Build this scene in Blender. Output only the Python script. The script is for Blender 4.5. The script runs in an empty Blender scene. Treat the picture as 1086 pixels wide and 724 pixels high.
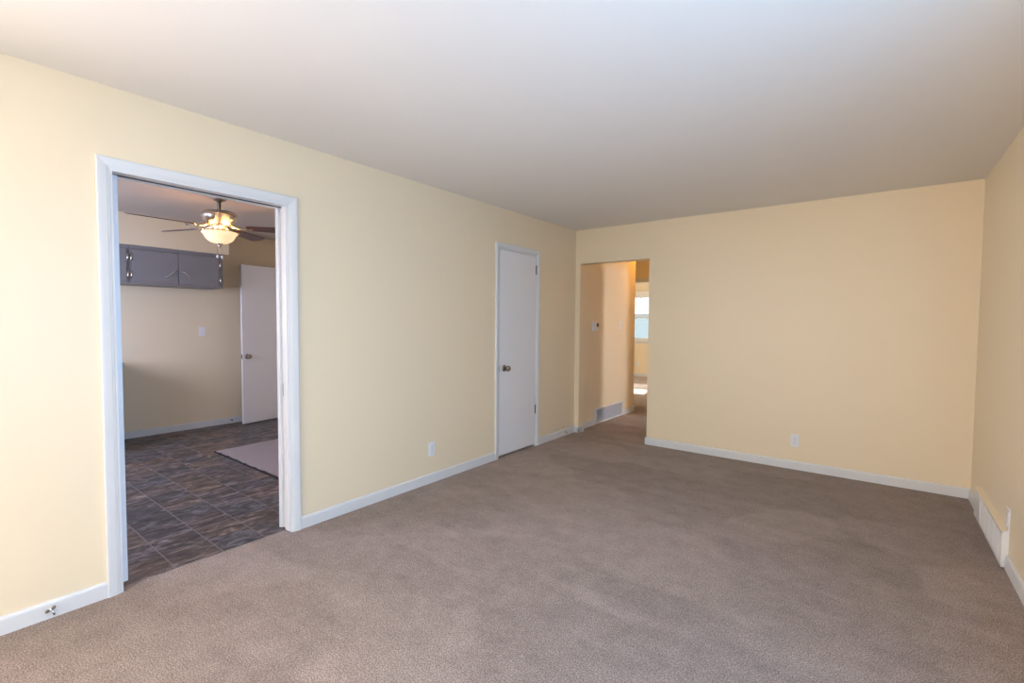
import bpy, bmesh, math, random
from mathutils import Vector, Matrix

random.seed(7)
S = bpy.context.scene
COL = S.collection

# ------------------------------------------------------------------ camera
cam_data = bpy.data.cameras.new('camera')
cam_data.sensor_fit = 'HORIZONTAL'
cam_data.sensor_width = 36.0
cam_data.lens = 502.4619 / 1086 * 36.0
cam_data.clip_start = 0.02
cam = bpy.data.objects.new('camera', cam_data)
COL.objects.link(cam)
yaw, pitch, roll = math.radians(37.6392), math.radians(-2.3745), math.radians(0.3887)
fw = Vector((-math.sin(yaw) * math.cos(pitch), math.cos(yaw) * math.cos(pitch), math.sin(pitch)))
rt = Vector((math.cos(yaw), math.sin(yaw), 0))
up = rt.cross(fw)
rt2 = rt * math.cos(roll) + up * math.sin(roll)
up2 = up * math.cos(roll) - rt * math.sin(roll)
mw = Matrix((( rt2.x, up2.x, -fw.x, 2.9098), (rt2.y, up2.y, -fw.y, 0.0), (rt2.z, up2.z, -fw.z, 1.3419), (0, 0, 0, 1)))
cam.matrix_world = mw
S.camera = cam

# ------------------------------------------------------------------ colour management, sky, sun
S.view_settings.view_transform = 'Standard'
S.view_settings.look = 'None'
S.view_settings.gamma = 1.0
S.view_settings.use_curve_mapping = False
S.view_settings.exposure = 0.0

SKY_STRENGTH = 1.8
SKY_COL = (0.86, 0.94, 1.0, 1)
GROUND_COL = (0.55, 0.55, 0.50, 1)
world = bpy.data.worlds.new('sky')
S.world = world
world.use_nodes = True
wn = world.node_tree.nodes
wl = world.node_tree.links
wn.clear()
w_out = wn.new('ShaderNodeOutputWorld')
w_bg = wn.new('ShaderNodeBackground')
w_bg.inputs['Strength'].default_value = SKY_STRENGTH
w_tc = wn.new('ShaderNodeTexCoord')
w_sep = wn.new('ShaderNodeSeparateXYZ')
w_ramp = wn.new('ShaderNodeValToRGB')
w_map = wn.new('ShaderNodeMapRange')
w_map.inputs['From Min'].default_value = -1
w_map.inputs['From Max'].default_value = 1
wl.new(w_tc.outputs['Generated'], w_sep.inputs[0])
wl.new(w_sep.outputs['Z'], w_map.inputs['Value'])
wl.new(w_map.outputs['Result'], w_ramp.inputs['Fac'])
w_ramp.color_ramp.elements[0].position = 0.47
w_ramp.color_ramp.elements[0].color = GROUND_COL
w_ramp.color_ramp.elements[1].position = 0.53
w_ramp.color_ramp.elements[1].color = SKY_COL
wl.new(w_ramp.outputs['Color'], w_bg.inputs['Color'])
wl.new(w_bg.outputs['Background'], w_out.inputs['Surface'])

sun_data = bpy.data.lights.new('sun', 'SUN')
sun_data.energy = 28.0
sun_data.color = (1.0, 0.95, 0.86)
sun_data.angle = math.radians(0.53)
sun = bpy.data.objects.new('sun', sun_data)
COL.objects.link(sun)
sun_dir = Vector((0.22, -1.0, -0.675))            # the way the light travels
sun.rotation_euler = sun_dir.to_track_quat('-Z', 'Y').to_euler()
sun.location = (0, 30, 20)


def daylight(name, loc, direction, sx, sy, rgb):
    """Skylight, or added fill light, coming in through one window opening: an area lamp filling the opening."""
    d = bpy.data.lights.new(name, 'AREA')
    d.shape = 'RECTANGLE'
    d.size, d.size_y = sx, sy
    e = max(rgb)
    d.energy = e
    d.color = [c / e for c in rgb] if e > 0 else (1, 1, 1)
    o = bpy.data.objects.new(name, d)
    o.location = loc
    o.rotation_euler = Vector(direction).to_track_quat('-Z', 'Z').to_euler()
    COL.objects.link(o)


# watts per colour channel of the window daylight, the added fills and the lamps
DAY_RIGHT = (19, 57, 110)
DAY_FRONT = (54, 46, 30)
DAY_KITCHEN = (64, 68, 97)
FILL_LEFT = (222, 200, 194)
DAY_SIDE = (215, 212, 222)
FILL_HALL = (27, 13, 2.4)  # warm fill for the hall, from an added lamp out of view
FAN_BULB = (3.3, 1.8, 0.7)
FILL_BEDROOM = (125, 112, 92)
# the windows behind the camera and round the corner: along-the-wall range, then heights
FW = (-0.60, 2.00, 0.45, 2.15)     # living room, right wall (y, z)
LW = (0.45, 3.05, 0.55, 2.15)       # living room, front wall (x, z)
NW = (-2.20, -0.90, 0.50, 2.15)    # added fill window, living room left wall behind the camera (y, z)
KW = (-3.05, -1.15, 0.98, 2.0)      # kitchen, front wall (x, z)
SW = (5.75, 6.45, 0.8, 2.15)        # room off the hall (y, z)
daylight('daylight_right', (3.517 + 0.06, (FW[0] + FW[1]) / 2, (FW[2] + FW[3]) / 2), (-1, 0, 0), FW[1] - FW[0], FW[3] - FW[2], DAY_RIGHT)
daylight('daylight_front', ((LW[0] + LW[1]) / 2, -2.40 - 0.06, (LW[2] + LW[3]) / 2), (0, 1, 0), LW[1] - LW[0], LW[3] - LW[2], DAY_FRONT)
daylight('fill_left', (-0.06, (NW[0] + NW[1]) / 2, (NW[2] + NW[3]) / 2), (1, 0, 0), NW[1] - NW[0], NW[3] - NW[2], FILL_LEFT)  # fill for the right and far walls, through an added window
daylight('fill_bedroom', (1.06 + 0.06, 9.8, 1.5), (-1, 0, 0), 1.6, 1.1, FILL_BEDROOM)  # brightens the bedroom through an added, unseen side window
daylight('daylight_kitchen', ((KW[0] + KW[1]) / 2, -0.62 - 0.06, (KW[2] + KW[3]) / 2), (0, 1, -0.45), KW[1] - KW[0], KW[3] - KW[2], DAY_KITCHEN)
daylight('daylight_side', (5.017 + 0.06, (SW[0] + SW[1]) / 2, (SW[2] + SW[3]) / 2), (-1, 0, 0), SW[1] - SW[0], SW[3] - SW[2], DAY_SIDE)

# ------------------------------------------------------------------ materials
def new_mat(name):
    m = bpy.data.materials.new(name)
    m.use_nodes = True
    nt = m.node_tree
    return m, nt, nt.nodes, nt.links, nt.nodes['Principled BSDF']


def plain(name, col, rough=0.5, metal=0.0, bump=0.0, bscale=200.0, var=0.0, spec=0.5):
    m, nt, n, l, b = new_mat(name)
    b.inputs['Roughness'].default_value = rough
    b.inputs['Metallic'].default_value = metal
    b.inputs['Specular IOR Level'].default_value = spec
    b.inputs['Base Color'].default_value = (*col, 1)
    if bump or var:
        tc = n.new('ShaderNodeTexCoord')
        nz = n.new('ShaderNodeTexNoise')
        nz.inputs['Scale'].default_value = bscale
        nz.inputs['Detail'].default_value = 4
        l.new(tc.outputs['Object'], nz.inputs['Vector'])
        if bump:
            bp = n.new('ShaderNodeBump')
            bp.inputs['Strength'].default_value = bump
            bp.inputs['Distance'].default_value = 0.002
            l.new(nz.outputs['Fac'], bp.inputs['Height'])
            l.new(bp.outputs['Normal'], b.inputs['Normal'])
        if var:
            n2 = n.new('ShaderNodeTexNoise')
            n2.inputs['Scale'].default_value = 1.7
            n2.inputs['Detail'].default_value = 3
            l.new(tc.outputs['Object'], n2.inputs['Vector'])
            mx = n.new('ShaderNodeMix')
            mx.data_type = 'RGBA'
            mx.inputs['A'].default_value = (*[c * (1 - var) for c in col], 1)
            mx.inputs['B'].default_value = (*[min(1, c * (1 + var)) for c in col], 1)
            l.new(n2.outputs['Fac'], mx.inputs['Factor'])
            l.new(mx.outputs['Result'], b.inputs['Base Color'])
    return m


M = {}
M['wall'] = plain('cream_wall_paint', (0.815, 0.69, 0.495), 0.42, bump=0.06, bscale=90, var=0.012)
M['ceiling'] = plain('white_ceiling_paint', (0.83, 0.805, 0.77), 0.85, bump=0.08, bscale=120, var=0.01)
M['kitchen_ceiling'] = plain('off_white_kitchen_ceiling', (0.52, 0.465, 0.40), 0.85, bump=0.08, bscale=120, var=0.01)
M['trim'] = plain('white_gloss_trim', (0.69, 0.695, 0.70), 0.3, bump=0.02, bscale=60)
M['door'] = plain('white_door_paint', (0.77, 0.77, 0.79), 0.28, bump=0.03, bscale=40)
M['plate'] = plain('white_plastic', (0.80, 0.80, 0.82), 0.35, bump=0.01)
M['dark'] = plain('black_slot', (0.015, 0.015, 0.016), 0.6, bump=0.01)
M['nickel'] = plain('brushed_nickel', (0.56, 0.50, 0.42), 0.3, 1.0, bump=0.04, bscale=300)
M['knob'] = plain('satin_nickel_knob', (0.33, 0.28, 0.225), 0.33, 1.0, bump=0.04, bscale=300)
M['bronze'] = plain('aged_brass_hinge', (0.25, 0.22, 0.18), 0.4, 1.0, bump=0.05)
M['chrome'] = plain('chrome', (0.75, 0.75, 0.76), 0.16, 1.0, bump=0.01)
M['cabinet'] = plain('charcoal_cabinet_paint', (0.235, 0.225, 0.232), 0.45, bump=0.05, bscale=60, var=0.04)
M['counter'] = plain('grey_laminate', (0.30, 0.30, 0.31), 0.4, bump=0.02, var=0.06)
M['grille'] = plain('painted_steel_grille', (0.74, 0.73, 0.75), 0.4, bump=0.02)
M['lcd'] = plain('dark_display', (0.03, 0.035, 0.03), 0.2)
M['fabric_valance'] = plain('white_blind', (0.80, 0.78, 0.76), 0.7, bump=0.1, bscale=150)
M['rubber'] = plain('dark_rubber', (0.03, 0.03, 0.03), 0.7, bump=0.1)
M['bark'] = plain('bark', (0.10, 0.07, 0.05), 0.9, bump=0.3, bscale=30)
M['leaf'] = plain('leaf_green', (0.02, 0.035, 0.008), 0.6, bump=0.1)
M['siding'] = plain('pale_blue_siding', (0.42, 0.52, 0.60), 0.7, bump=0.05, var=0.03)
M['house_trim'] = plain('house_white_trim', (0.6, 0.6, 0.6), 0.6, bump=0.02)
M['shingle'] = plain('grey_lavender_shingle', (0.19, 0.19, 0.225), 0.9, bump=0.05, bscale=20, var=0.1)
M['lawn'] = plain('dry_lawn', (0.03, 0.04, 0.02), 0.95, bump=0.3, bscale=20, var=0.2)


def carpet_mat():
    m, nt, n, l, b = new_mat('taupe_carpet')
    tc = n.new('ShaderNodeTexCoord')

    def noise(scale, detail, rough=0.5, vec=None, dist=0.0):
        z = n.new('ShaderNodeTexNoise')
        z.inputs['Scale'].default_value = scale; z.inputs['Detail'].default_value = detail
        z.inputs['Roughness'].default_value = rough; z.inputs['Distortion'].default_value = dist
        l.new(vec or tc.outputs['Object'], z.inputs['Vector'])
        return z

    def math_(op, a, b_=None, c=None):
        q = n.new('ShaderNodeMath'); q.operation = op
        for k, v in enumerate((a, b_, c)):
            if v is None: continue
            if isinstance(v, (int, float)): q.inputs[k].default_value = v
            else: l.new(v, q.inputs[k])
        return q.outputs[0]
    # speckle of single tufts
    sp = noise(175, 2, 0.8)
    r = n.new('ShaderNodeValToRGB')
    e = r.color_ramp.elements
    e[0].position = 0.36; e[0].color = (0.130, 0.088, 0.068, 1)
    e[1].position = 0.64; e[1].color = (0.440, 0.348, 0.302, 1)
    l.new(sp.outputs['Fac'], r.inputs['Fac'])
    # where the vacuum and feet have laid the pile another way: angular swipes with ragged edges
    wp = noise(2.2, 4, 0.6)
    wv = n.new('ShaderNodeVectorMath'); wv.operation = 'MULTIPLY_ADD'; wv.inputs[1].default_value = (0.28, 0.28, 0)
    l.new(wp.outputs['Color'], wv.inputs[0]); l.new(tc.outputs['Object'], wv.inputs[2])
    mp = n.new('ShaderNodeMapping'); mp.inputs['Rotation'].default_value = (0, 0, 0.35); mp.inputs['Scale'].default_value = (1.0, 1.5, 1)
    l.new(wv.outputs['Vector'], mp.inputs['Vector'])
    vo = n.new('ShaderNodeTexVoronoi'); vo.feature = 'SMOOTH_F1'; vo.inputs['Scale'].default_value = 1.25; vo.inputs['Smoothness'].default_value = 0.12
    l.new(mp.outputs['Vector'], vo.inputs['Vector'])
    sepc = n.new('ShaderNodeSeparateColor'); l.new(vo.outputs['Color'], sepc.inputs[0])
    bl = noise(7.5, 6, 0.7)
    mid = noise(42, 3, 0.6)
    mp2 = n.new('ShaderNodeMapping'); mp2.inputs['Rotation'].default_value = (0, 0, -0.6); mp2.inputs['Scale'].default_value = (0.5, 3.0, 1)
    l.new(wv.outputs['Vector'], mp2.inputs['Vector'])
    sk = noise(2.4, 3, 0.5, mp2.outputs['Vector'])
    g = math_('MULTIPLY_ADD', sepc.outputs['Red'], 0.24, 0.88 - 0.10)
    g = math_('MULTIPLY_ADD', bl.outputs['Fac'], 0.75, math_('ADD', g, -0.375))
    g = math_('MULTIPLY_ADD', sk.outputs['Fac'], 0.34, math_('ADD', g, -0.08))
    g = math_('MULTIPLY_ADD', mid.outputs['Fac'], 0.5, math_('ADD', g, -0.25))
    mul = n.new('ShaderNodeVectorMath'); mul.operation = 'SCALE'
    l.new(r.outputs['Color'], mul.inputs[0]); l.new(g, mul.inputs['Scale'])
    l.new(mul.outputs['Vector'], b.inputs['Base Color'])
    b.inputs['Roughness'].default_value = 0.95
    b.inputs['Specular IOR Level'].default_value = 0.1
    b.inputs['Sheen Weight'].default_value = 0.15
    bp = n.new('ShaderNodeBump'); bp.inputs['Strength'].default_value = 0.6; bp.inputs['Distance'].default_value = 0.006
    l.new(sp.outputs['Fac'], bp.inputs['Height']); l.new(bp.outputs['Normal'], b.inputs['Normal'])
    return m


def vinyl_mat():
    m, nt, n, l, b = new_mat('slate_look_vinyl')
    tc = n.new('ShaderNodeTexCoord')
    mp = n.new('ShaderNodeMapping'); mp.inputs['Location'].default_value = (0.06 + 0.46 * 20, -0.176 + 0.236 * 20, 0)
    l.new(tc.outputs['Object'], mp.inputs['Vector'])
    br = n.new('ShaderNodeTexBrick')
    br.offset = 0.0; br.squash = 1.0
    br.inputs['Scale'].default_value = 1.0
    br.inputs['Brick Width'].default_value = 0.46
    br.inputs['Row Height'].default_value = 0.236
    br.inputs['Mortar Size'].default_value = 0.0028
    br.inputs['Mortar Smooth'].default_value = 0.2
    br.inputs['Color1'].default_value = (0, 0, 0, 1)
    br.inputs['Color2'].default_value = (1, 1, 1, 1)
    br.inputs['Mortar'].default_value = (0.5, 0.5, 0.5, 1)
    l.new(mp.outputs['Vector'], br.inputs['Vector'])
    half = n.new('ShaderNodeTexBrick')
    half.offset = 0.0
    half.inputs['Scale'].default_value = 1.0
    half.inputs['Brick Width'].default_value = 0.23
    half.inputs['Row Height'].default_value = 0.236
    half.inputs['Mortar Size'].default_value = 0.0
    half.inputs['Color1'].default_value = (0, 0, 0, 1)
    half.inputs['Color2'].default_value = (1, 1, 1, 1)
    l.new(mp.outputs['Vector'], half.inputs['Vector'])
    # streaky slate
    m2 = n.new('ShaderNodeMapping'); m2.inputs['Scale'].default_value = (13, 5.0, 1)
    l.new(tc.outputs['Object'], m2.inputs['Vector'])
    off = n.new('ShaderNodeVectorMath'); off.operation = 'MULTIPLY_ADD'
    off.inputs[1].default_value = (7, 9, 3)
    l.new(half.outputs['Color'], off.inputs[0]); l.new(m2.outputs['Vector'], off.inputs[2])
    nz = n.new('ShaderNodeTexNoise'); nz.inputs['Scale'].default_value = 1.3; nz.inputs['Detail'].default_value = 8
    nz.inputs['Roughness'].default_value = 0.65; nz.inputs['Distortion'].default_value = 1.0
    l.new(off.outputs['Vector'], nz.inputs['Vector'])
    r = n.new('ShaderNodeValToRGB')
    e = r.color_ramp.elements
    e[0].position = 0.33; e[0].color = (0.030, 0.027, 0.030, 1)
    e[1].position = 0.70; e[1].color = (0.29, 0.255, 0.24, 1)
    k = e.new(0.5); k.color = (0.095, 0.078, 0.072, 1)
    l.new(nz.outputs['Fac'], r.inputs['Fac'])
    # tile-to-tile tint
    tint = n.new('ShaderNodeMix'); tint.data_type = 'RGBA'
    tint.inputs['A'].default_value = (1.30, 1.08, 0.92, 1); tint.inputs['B'].default_value = (0.74, 0.82, 0.97, 1)
    l.new(half.outputs['Color'], tint.inputs['Factor'])
    mul = n.new('ShaderNodeVectorMath'); mul.operation = 'MULTIPLY'
    l.new(r.outputs['Color'], mul.inputs[0]); l.new(tint.outputs['Result'], mul.inputs[1])
    fin = n.new('ShaderNodeMix'); fin.data_type = 'RGBA'
    fin.inputs['B'].default_value = (0.19, 0.18, 0.18, 1)
    l.new(br.outputs['Fac'], fin.inputs['Factor']); l.new(mul.outputs['Vector'], fin.inputs['A'])
    l.new(fin.outputs['Result'], b.inputs['Base Color'])
    b.inputs['Roughness'].default_value = 0.45
    bp = n.new('ShaderNodeBump'); bp.inputs['Strength'].default_value = 0.25; bp.inputs['Distance'].default_value = 0.003
    l.new(nz.outputs['Fac'], bp.inputs['Height']); l.new(bp.outputs['Normal'], b.inputs['Normal'])
    return m


def wood_mat(name, dark, light, scale=(2.0, 26, 26), rough=0.35):
    m, nt, n, l, b = new_mat(name)
    tc = n.new('ShaderNodeTexCoord')
    mp = n.new('ShaderNodeMapping'); mp.inputs['Scale'].default_value = scale
    l.new(tc.outputs['Object'], mp.inputs['Vector'])
    nz = n.new('ShaderNodeTexNoise'); nz.inputs['Scale'].default_value = 2; nz.inputs['Detail'].default_value = 5
    nz.inputs['Distortion'].default_value = 0.6
    l.new(mp.outputs['Vector'], nz.inputs['Vector'])
    r = n.new('ShaderNodeValToRGB')
    r.color_ramp.elements[0].position = 0.3; r.color_ramp.elements[0].color = (*dark, 1)
    r.color_ramp.elements[1].position = 0.7; r.color_ramp.elements[1].color = (*light, 1)
    l.new(nz.outputs['Fac'], r.inputs['Fac']); l.new(r.outputs['Color'], b.inputs['Base Color'])
    b.inputs['Roughness'].default_value = rough
    return m


def rug_mat():
    m, nt, n, l, b = new_mat('taupe_woven_mat')
    tc = n.new('ShaderNodeTexCoord')
    wv = n.new('ShaderNodeTexWave'); wv.wave_type = 'BANDS'; wv.bands_direction = 'Y'
    wv.inputs['Scale'].default_value = 14; wv.inputs['Distortion'].default_value = 1.2; wv.inputs['Detail'].default_value = 3
    l.new(tc.outputs['Object'], wv.inputs['Vector'])
    nz = n.new('ShaderNodeTexNoise'); nz.inputs['Scale'].default_value = 90; nz.inputs['Detail'].default_value = 3
    l.new(tc.outputs['Object'], nz.inputs['Vector'])
    ad = n.new('ShaderNodeMath'); ad.operation = 'MULTIPLY_ADD'; ad.inputs[1].default_value = 0.3
    l.new(wv.outputs['Fac'], ad.inputs[0]); l.new(nz.outputs['Fac'], ad.inputs[2])
    r = n.new('ShaderNodeValToRGB')
    r.color_ramp.elements[0].position = 0.35; r.color_ramp.elements[0].color = (0.50, 0.43, 0.42, 1)
    r.color_ramp.elements[1].position = 0.95; r.color_ramp.elements[1].color = (0.78, 0.69, 0.68, 1)
    l.new(ad.outputs[0], r.inputs['Fac']); l.new(r.outputs['Color'], b.inputs['Base Color'])
    b.inputs['Roughness'].default_value = 0.95
    bp = n.new('ShaderNodeBump'); bp.inputs['Strength'].default_value = 0.5; bp.inputs['Distance'].default_value = 0.004
    l.new(ad.outputs[0], bp.inputs['Height']); l.new(bp.outputs['Normal'], b.inputs['Normal'])
    return m


def glass_mat():
    m, nt, n, l, b = new_mat('window_glass')
    n.remove(b)
    out = n['Material Output']
    tr = n.new('ShaderNodeBsdfTransparent'); tr.inputs['Color'].default_value = (0.96, 0.98, 0.98, 1)
    gl = n.new('ShaderNodeBsdfGlossy'); gl.inputs['Roughness'].default_value = 0.02
    mx = n.new('ShaderNodeMixShader'); mx.inputs['Fac'].default_value = 0.06
    l.new(tr.outputs[0], mx.inputs[1]); l.new(gl.outputs[0], mx.inputs[2]); l.new(mx.outputs[0], out.inputs['Surface'])
    return m


def screen_mat():
    m, nt, n, l, b = new_mat('insect_screen')
    n.remove(b)
    out = n['Material Output']
    tr = n.new('ShaderNodeBsdfTransparent'); tr.inputs['Color'].default_value = (0.50, 0.52, 0.54, 1)
    df = n.new('ShaderNodeBsdfTranslucent'); df.inputs['Color'].default_value = (0.075, 0.092, 0.105, 1)
    ad = n.new('ShaderNodeAddShader')
    l.new(tr.outputs[0], ad.inputs[0]); l.new(df.outputs[0], ad.inputs[1]); l.new(ad.outputs[0], out.inputs['Surface'])
    return m


def lit_glass_mat(col, strength):
    m, nt, n, l, b = new_mat('lit_alabaster_glass')
    tc = n.new('ShaderNodeTexCoord')
    nz = n.new('ShaderNodeTexNoise'); nz.inputs['Scale'].default_value = 9; nz.inputs['Detail'].default_value = 4
    nz.inputs['Distortion'].default_value = 1.5
    l.new(tc.outputs['Object'], nz.inputs['Vector'])
    r = n.new('ShaderNodeValToRGB')
    r.color_ramp.elements[0].position = 0.3; r.color_ramp.elements[0].color = (col[0] * 0.85, col[1] * 0.75, col[2] * 0.6, 1)
    r.color_ramp.elements[1].position = 0.75; r.color_ramp.elements[1].color = (*col, 1)
    l.new(nz.outputs['Fac'], r.inputs['Fac'])
    b.inputs['Base Color'].default_value = (0.75, 0.62, 0.45, 1)
    b.inputs['Roughness'].default_value = 0.3
    l.new(r.outputs['Color'], b.inputs['Emission Color'])
    b.inputs['Emission Strength'].default_value = strength
    return m


M['carpet'] = carpet_mat()
M['vinyl'] = vinyl_mat()
M['rug'] = rug_mat()
M['blade'] = wood_mat('dark_mahogany_blade', (0.055, 0.018, 0.012), (0.12, 0.045, 0.028))
M['glass'] = glass_mat()
M['screen'] = screen_mat()
M['bowl'] = lit_glass_mat((1.0, 0.72, 0.42), 1.0)


# ------------------------------------------------------------------ geometry helpers
def box(bm, x0, x1, y0, y1, z0, z1, bevel=0.0, seg=2):
    r = bmesh.ops.create_cube(bm, size=1.0)
    vs = r['verts']
    for v in vs:
        v.co = Vector(((x0 + x1) / 2 + v.co.x * (x1 - x0), (y0 + y1) / 2 + v.co.y * (y1 - y0), (z0 + z1) / 2 + v.co.z * (z1 - z0)))
    if bevel:
        es = list({e for v in vs for e in v.link_edges})
        bmesh.ops.bevel(bm, geom=es, offset=bevel, segments=seg, affect='EDGES', profile=0.6)
    return bm


def boxes(*lst, bevel=0.0):
    bm = bmesh.new()
    for b in lst:
        box(bm, *b, bevel=bevel)
    return bm


def frame_of(axis):
    a = Vector(axis).normalized()
    t = Vector((0, 0, 1)) if abs(a.z) < 0.9 else Vector((1, 0, 0))
    u = a.cross(t).normalized()
    return a, u, a.cross(u)


def lathe(bm, prof, center=(0, 0, 0), axis=(0, 0, 1), seg=32, cap=True):
    """prof: list of (radius, distance along axis)."""
    a, u, v = frame_of(axis)
    c = Vector(center)
    rings = []
    for r, d in prof:
        rings.append([bm.verts.new(c + a * d + (u * math.cos(t) + v * math.sin(t)) * max(r, 1e-4))
                      for t in [2 * math.pi * k / seg for k in range(seg)]])
    for A, B in zip(rings, rings[1:]):
        for k in range(seg):
            f = bm.faces.new((A[k], A[(k + 1) % seg], B[(k + 1) % seg], B[k]))
            f.smooth = True
    if cap:
        bm.faces.new(rings[0][::-1])
        bm.faces.new(rings[-1])
    return bm


def tube(bm, pts, r, seg=10):
    pts = [Vector(p) for p in pts]
    rings = []
    for i, p in enumerate(pts):
        d = (pts[min(i + 1, len(pts) - 1)] - pts[max(i - 1, 0)]).normalized()
        a, u, v = frame_of(d)
        rad = r[i] if isinstance(r, (list, tuple)) else r
        rings.append([bm.verts.new(p + (u * math.cos(2 * math.pi * k / seg) + v * math.sin(2 * math.pi * k / seg)) * rad) for k in range(seg)])
    for A, B in zip(rings, rings[1:]):
        best = min(range(seg), key=lambda s: (A[0].co - B[s].co).length)
        for k in range(seg):
            f = bm.faces.new((A[k], A[(k + 1) % seg], B[(k + 1 + best) % seg], B[(k + best) % seg]))
            f.smooth = True
    bm.faces.new(rings[0][::-1]); bm.faces.new(rings[-1])
    return bm


def sweep(bm, prof, stations):
    """prof: list of 2-D points; stations: list of functions mapping a profile point to 3-D. Closed profile, capped ends."""
    rings = [[bm.verts.new(Vector(st(p))) for p in prof] for st in stations]
    n = len(prof)
    for A, B in zip(rings, rings[1:]):
        for k in range(n):
            bm.faces.new((A[k], A[(k + 1) % n], B[(k + 1) % n], B[k]))
    bm.faces.new(rings[0][::-1]); bm.faces.new(rings[-1])
    return bm


def obj(name, bm, mat, parent=None, local=False):
    """Link bm as ONE mesh object. World coordinates unless local; a child is shifted into its parent's frame."""
    bmesh.ops.recalc_face_normals(bm, faces=bm.faces)
    me = bpy.data.meshes.new(name)
    bm.to_mesh(me)
    bm.free()
    me.materials.append(M[mat] if isinstance(mat, str) else mat)
    o = bpy.data.objects.new(name, me)
    COL.objects.link(o)
    if parent is not None:
        if not local:
            off = Vector((0, 0, 0))
            p = parent
            while p is not None:
                off += p.location
                p = p.parent
            me.transform(Matrix.Translation(-off))
        o.parent = parent
    return o


def tag(o, label, cat, group=None, kind=None):
    if label: o['label'] = label
    if cat: o['category'] = cat
    if group: o['group'] = group
    if kind: o['kind'] = kind
    return o


def thing(name, label, cat, loc=(0, 0, 0), rz=0.0, group=None, kind=None):
    o = bpy.data.objects.new(name, None)
    o.empty_display_size = 0.1
    o.location = loc
    o.rotation_euler = (0, 0, rz)
    COL.objects.link(o)
    return tag(o, label, cat, group, kind)


def struct(name, bm, mat, label, cat):
    return tag(obj(name, bm, mat), label, cat, kind='structure')


def centre(o):
    """Move a top-level mesh's origin to the middle of its base."""
    vs = [v.co for v in o.data.vertices]
    c = Vector(((min(v.x for v in vs) + max(v.x for v in vs)) / 2, (min(v.y for v in vs) + max(v.y for v in vs)) / 2, min(v.z for v in vs)))
    o.data.transform(Matrix.Translation(-c))
    o.location = c
    return o


# ------------------------------------------------------------------ sizes
H = 2.44
W, D = 3.517, 5.0256          # right wall, back wall
YF = -2.40                    # front wall (behind the camera)
T = 0.12                      # wall thickness
KX = -3.73                    # kitchen far wall
KY = 3.45                     # kitchen back wall
KYF = -0.62
K0, K1, KH = 0.643, 1.478, 2.045     # kitchen doorway
C0, C1, CH = 3.553, 4.192, 2.055     # closet doorway
O0, O1, OH = 0.062, 0.920, 2.041     # opening to the hall
HX = 1.06                     # right side of the hall
HY = 7.75                     # end of the hall (bedroom wall)
BY = 11.333                   # bedroom far wall

# ------------------------------------------------------------------ floors
struct('floor', boxes((-0.05, W, YF, D, -0.1, 0), (O0, O1, D, D + T, -0.1, 0), (-1.3, HX, D + T, HY + 0.02, -0.1, 0)), 'carpet',
       'taupe speckled wall-to-wall carpet running on into the hall', 'carpet')
struct('floor_kitchen', boxes((KX, -0.05, KYF, KY, -0.1, -0.002)), 'vinyl',
       'dark slate-look vinyl tile floor of the kitchen beyond the wide doorway', 'floor')
struct('floor_bedroom', boxes((-3.4, 1.06, HY + 0.02, BY, -0.1, 0)), 'carpet',
       'brown bedroom carpet with a bright patch of sun beyond the hall', 'carpet')
struct('floor_side_room', boxes((HX, W + 1.5, D + T, HY, -0.1, 0)), 'carpet', 'carpet of the room off the hall', 'carpet')

# ------------------------------------------------------------------ ceilings
struct('ceiling', boxes((-0.06, W + T, YF - T, D + 0.06, H, H + 0.15)), 'ceiling', 'smooth white ceiling of the empty living room', 'ceiling')
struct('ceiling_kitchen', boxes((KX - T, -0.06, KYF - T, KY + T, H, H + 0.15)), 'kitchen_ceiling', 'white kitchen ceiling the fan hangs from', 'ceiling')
struct('ceiling_hall', boxes((-1.4, W + 1.6, D + 0.06, HY + 0.06, H, H + 0.15)), 'ceiling', 'white ceiling of the hall', 'ceiling')
struct('ceiling_bedroom', boxes((-3.5, 1.18, HY + 0.06, BY + T, H, H + 0.15)), 'ceiling', 'white ceiling of the bedroom', 'ceiling')

# ------------------------------------------------------------------ walls
struct('wall_left', boxes((-T, 0, YF - T, NW[0], 0, H), (-T, 0, NW[1], K0 - 0.02, 0, H), (-T, 0, NW[0], NW[1], 0, NW[2]), (-T, 0, NW[0], NW[1], NW[3], H), (-T, 0, K0 - 0.02, K1 + 0.02, KH + 0.050, H), (-T, 0, K1 + 0.02, C0, 0, H),
                          (-T, 0, C0, C1, CH, H), (-T, 0, C1, D, 0, H), (-T, -0.045, C0, C1, 0, CH)), 'wall',
       'long cream wall with the kitchen doorway and the closet door', 'wall')
struct('wall_back', boxes((-T, O0, D, D + T, 0, H), (O0, O1, D, D + T, OH, H), (O1, W + T, D, D + T, 0, H)), 'wall',
       'cream far wall with an uncased opening to the hall', 'wall')
struct('wall_right', boxes((W, W + T, YF - T, FW[0], 0, H), (W, W + T, FW[1], D, 0, H), (W, W + T, FW[0], FW[1], 0, FW[2]), (W, W + T, FW[0], FW[1], FW[3], H)), 'wall', 'cream wall at the right with a long baseboard register', 'wall')
struct('wall_front', boxes((0, LW[0], YF - T, YF, 0, H), (LW[1], W, YF - T, YF, 0, H), (LW[0], LW[1], YF - T, YF, 0, LW[2]), (LW[0], LW[1], YF - T, YF, LW[3], H)),
       'wall', 'cream front wall behind the camera', 'wall')
struct('wall_kitchen_far', boxes((KX - T, KX, KYF - T, KY + T, 0, H)), 'wall', 'cream kitchen wall below and beside the charcoal wall cabinets', 'wall')
struct('wall_kitchen_back', boxes((KX, -T, KY, KY + T, 0, H)), 'wall', 'cream kitchen wall behind the open white door', 'wall')
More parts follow.
